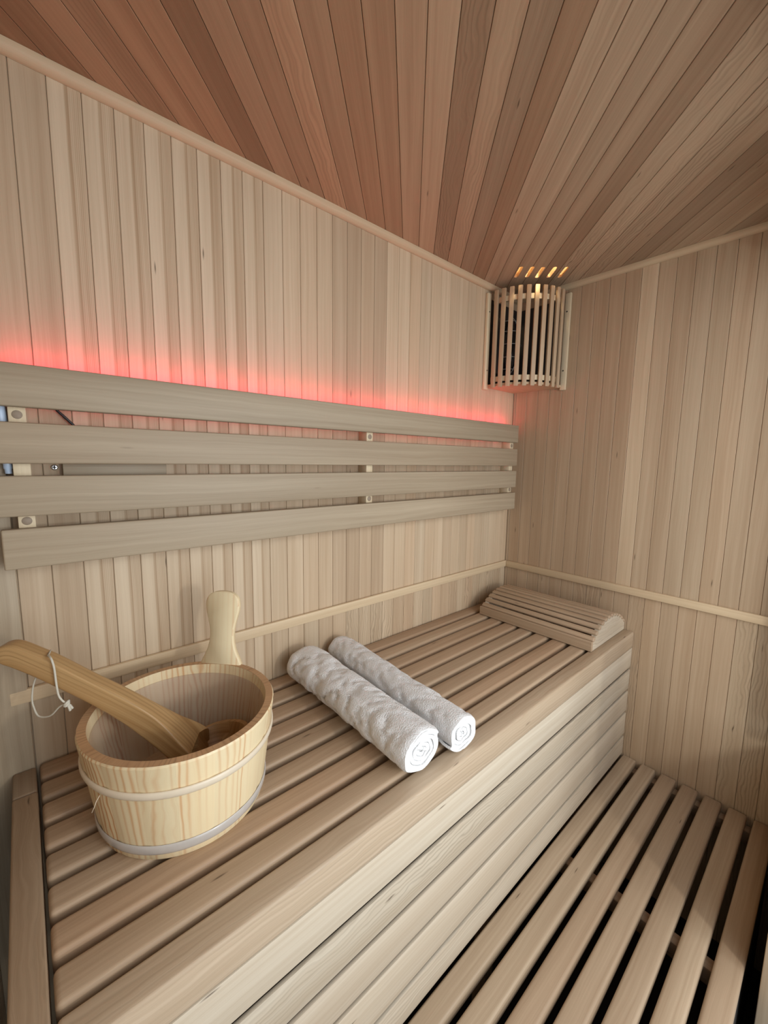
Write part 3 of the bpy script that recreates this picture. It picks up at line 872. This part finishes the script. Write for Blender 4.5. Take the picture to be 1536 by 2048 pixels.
# liner
mb = MB()
prof = [(bh - .0165, -WT - .0006), (bh - .0165, -WT - .0030), (bh - .0185, -WT - .0034), (0.10, -WT - .0022), (0.04, -WT - .0022), (0.024, -WT - .005), (0.019, -WT - .014)]
rows = [[BP(2 * pi * k / 72, z, o_) for k in range(72)] for z, o_ in prof]
V, nf = mb.grid(rows, closed_u=True); nf.append(mb.bm.faces.new(V[-1])); mb.mark(nf, 2)
build('liner', mb, M['liner'], BK, smooth=60)['label'] = 'cloudy plastic liner inside the bucket'
# hoops
def hoop(zc_, hz, dp, mat, nm, lab, wob=0.0):
    mb = MB(); rows = []
    for k in range(96):
        t = 2 * pi * k / 96
        zz = zc_ + wob * sin(2 * t + 1)
        rows.append([BP(t, zz + hz * cos(a), -0.0004 + dp * (0.5 + 0.9 * sin(a))) for a in [2 * pi * q / 12 for q in range(12)]])
    V, nf = mb.grid(rows, closed_u=True, closed_v=True); mb.mark(nf, 2)
    o = build(nm, mb, M[mat], BK, smooth=80); o['label'] = lab; return o
hu = hoop(0.1130, 0.0062, 0.0033, 'hoop', 'hoop', 'pale upper hoop', 0.001)
hoop(0.0200, 0.0080, 0.0026, 'hoop2', 'hoop', 'greyish glossy lower hoop')
mb = MB(); t0 = 3.43
tl = [BP(t0, 0.107, .004), BP(t0 - .02, 0.100, .008), BP(t0 - .04, 0.092, .010), BP(t0 - .08, 0.083, .011), BP(t0 - .13, 0.075, .010)]
mb.tube(tl, 0.0006, 5); build('loose_fibre', mb, M['hoop'], hu)
# stave handle
hp = BP(radians(33), bh, -WT / 2)
rad = Vector((hp.x - BC.x, hp.y - BC.y, 0)); 
nrm = (e1 * (cos(radians(33)) / ba) + e2 * (sin(radians(33)) / bb)).normalized()
tan_ = Vector((-nrm.y, nrm.x, 0))
lean = nrm * 0.13 + Vector((0, 0, 1)); lean.normalize()
half = [(-0.060, 0.036), (-0.010, 0.0415), (0.000, 0.0408), (0.010, 0.0365), (0.020, 0.0312), (0.030, 0.0272), (0.042, 0.0246), (0.055, 0.0236), (0.068, 0.0244),
        (0.080, 0.0268), (0.092, 0.0300), (0.103, 0.0328), (0.114, 0.0340), (0.124, 0.0326), (0.131, 0.0290), (0.136, 0.0240), (0.139, 0.0180), (0.1408, 0.0105), (0.1412, 0.004)]
outl = [(w, z) for z, w in half] + [(-w, z) for z, w in reversed(half)]
mb = MB()
nn = lean.cross(tan_).normalized()
T_ = 0.0062
def hring(sc, dpt): 
    return [hp + tan_ * (w - math.copysign(sc, w)) + lean * (z - (sc if z > 0.1 else 0)) + nn * dpt for w, z in outl]
R0, R1, R2, R3 = hring(0.002, -T_), hring(0, -T_ + .002), hring(0, T_ - .002), hring(0.002, T_)
V, nf = mb.grid([R0, R1, R2, R3], closed_u=True)
nf.append(mb.bm.faces.new(V[0][::-1])); nf.append(mb.bm.faces.new(V[3]))
for f in nf: f.normal_update()
rotm = Matrix((tan_, nn, lean))
mb.mark(nf, 2, (0.52, 0, 0, 0.0), rot=rotm, seed=2.2)
build('handle', mb, M['pine'], BK, smooth=50)['label'] = 'tall rounded stave handle'

# ------------------------------------------------------------------ ladle
LDo = Vector((-1.290, -0.257, 0.925))
LD = thing('ladle', LDo, 'chunky wooden ladle resting in the bucket with its handle over the rim', 'ladle')
def cat(P, q):
    n = len(P) - 1; x = q * n; i = min(int(x), n - 1); f = x - i
    g = lambda j: Vector(P[max(0, min(n, j))])
    a, b, c, d = g(i - 1), g(i), g(i + 1), g(i + 2)
    return 0.5 * ((2 * b) + (c - a) * f + (2 * a - 5 * b + 4 * c - d) * f * f + (-a + 3 * b - 3 * c + d) * f ** 3)
LA = Vector((-1.330, -0.268, 0)); LE = Vector((-1.552, -0.135, 0))
LU = (LE - LA).normalized(); LN = Vector((-LU.y, LU.x, 0))
if LN.y < 0: LN = -LN
# (s along the handle, top, bottom, near side, far side)
secs = [(0.2630, 1.1715, 1.1580, 0.004, 0.022), (0.2590, 1.1790, 1.1540, 0.0005, 0.0265), (0.2430, 1.1800, 1.1455, 0, 0.028), (0.2180, 1.1670, 1.1305, 0, 0.028),
        (0.1900, 1.1500, 1.1115, 0, 0.028), (0.1480, 1.1200, 1.0815, 0, 0.028), (0.1200, 1.1015, 1.0595, 0, 0.028), (0.0930, 1.0820, 1.0345, 0, 0.029),
        (0.0700, 1.0630, 1.0100, 0.000, 0.032), (0.0500, 1.0440, 0.9880, -0.001, 0.038), (0.0320, 1.0230, 0.9680, -0.004, 0.048), (0.0200, 1.0060, 0.9560, -0.010, 0.058), (0.0120, 0.9920, 0.9450, -0.014, 0.064), (0.0100, 0.9830, 0.9400, -0.014, 0.064)]
mb = MB(); rows = []; NQ = 78; NK = 32
S3 = [(a, b, c) for a, b, c, d, e in secs]; S2_ = [(d, e, 0) for a, b, c, d, e in secs]
for i in range(NQ + 1):
    q = i / NQ; sv, tv, bv = cat(S3, q); nv, fv, _ = cat(S2_, q)
    ring_ = []
    for k in range(NK):
        a = 2 * pi * (k + .5) / NK; ex = 0.22
        ca, sa_ = cos(a), sin(a)
        hx = math.copysign(abs(ca) ** ex, ca); hz = math.copysign(abs(sa_) ** ex, sa_)
        off = (nv + fv) / 2 + hx * (fv - nv) / 2
        # sections lean with the handle's slope so the end is cut square
        z_ = (tv + bv) / 2 + hz * (tv - bv) / 2
        ring_.append(LA + LU * (sv - 0.020 * hx * hx * max(0.0, (q - 0.75) / 0.25) ** 1.5) + LN * off + Vector((0, 0, z_)))
    rows.append(ring_)
V, nf = mb.grid(rows, closed_u=True)
e_ = [mb.bm.faces.new(V[0][::-1]), mb.bm.faces.new(V[-1])]
sd = 3.3
for i in range(NQ):
    for k in range(NK):
        f = nf[i * NK + k]
        for lp in f.loops:
            ii = i if lp.vert in (V[i][k], V[i][(k + 1) % NK]) else i + 1
            z_ = lp.vert.co.z; o_ = (lp.vert.co - LA).dot(LN); s_ = cat(S3, ii / NQ)
            lp[mb.uv].uv = ((z_ - s_[1]) * 0.9 + o_ * 0.8 + sd, s_[0] + sd); lp[mb.ac].uv = (.25, 0); lp[mb.tn] = (0.52, 0.0, 0, 0.2)
for f in e_:
    f.normal_update()
mb.mark(e_, 2, (.55, 0, 0, 0))
build('handle', mb, M['ladle'], LD, smooth=35)
# bowl
mb = MB(); bcn = Vector((-1.2840, -0.2640, 0.9270)); tilt = Matrix.Rotation(radians(-6), 3, 'X') @ Matrix.Rotation(radians(-5), 3, 'Y')
prof = [(0.0002, 0.0), (0.022, 0.0), (0.036, 0.006), (0.048, 0.018), (0.0540, 0.034), (0.0560, 0.052), (0.0550, 0.0550), (0.0480, 0.0550), (0.0465, 0.052), (0.043, 0.036), (0.031, 0.020), (0.018, 0.012), (0.0002, 0.010)]
rows = [[bcn + tilt @ Vector((r_ * cos(2 * pi * k / 40), r_ * sin(2 * pi * k / 40), z)) for k in range(40)] for r_, z in prof]
V, nf = mb.grid(rows, closed_u=True); mb.mark(nf, 0, (0.44, 0.15, 0, 0.5)); build('bowl', mb, M['ladle'], LD, smooth=50)
# cord loop and knot
loop = [(-1.4969, -0.1600, 1.1605), (-1.4940, -0.1725, 1.1585), (-1.4918, -0.1765, 1.1452), (-1.4910, -0.1765, 1.1214), (-1.4895, -0.1765, 1.1012), (-1.4850, -0.1776, 1.0903), (-1.4813, -0.178, 1.0870)]
loop2 = [(-1.4969, -0.1600, 1.1605), (-1.4930, -0.1300, 1.1560), (-1.5000, -0.1250, 1.1400), (-1.5147, -0.1300, 1.1145), (-1.5200, -0.1309, 1.0880), (-1.5188, -0.1330, 1.0714), (-1.5139, -0.1400, 1.0590), (-1.5010, -0.1550, 1.0620), (-1.4900, -0.1700, 1.0790), (-1.4813, -0.1780, 1.0860)]
mb = MB()
mb.tube([cat(loop, i / 30) for i in range(31)], 0.0015, 7); mb.tube([cat(loop2, i / 44) for i in range(45)], 0.0013, 7)
kn = Vector((-1.4810, -0.1785, 1.0858))
for ax_ in range(2):
    pts = [kn + Vector((0.0026 * cos(a), 0.0026 * sin(a), 0.0022 * sin(a + 1 + ax_) + ax_ * 0.002 - .001)) for a in [2 * pi * k / 14 for k in range(14)]]
    mb.tube(pts, 0.0021, 7, closed=True)
mb.tube([kn, kn + Vector((.002, 0, -.006)), kn + Vector((.0035, -.001, -.013))], 0.0018, 7)
mb.tube([kn, kn + Vector((.004, 0, -.005)), kn + Vector((.0065, 0, -.011))], 0.0018, 7)
build('cord', mb, M['cord'], LD, smooth=70)['label'] = 'knotted thin pale cord'

for o in bpy.data.objects:
    if '_org' in o: del o['_org']
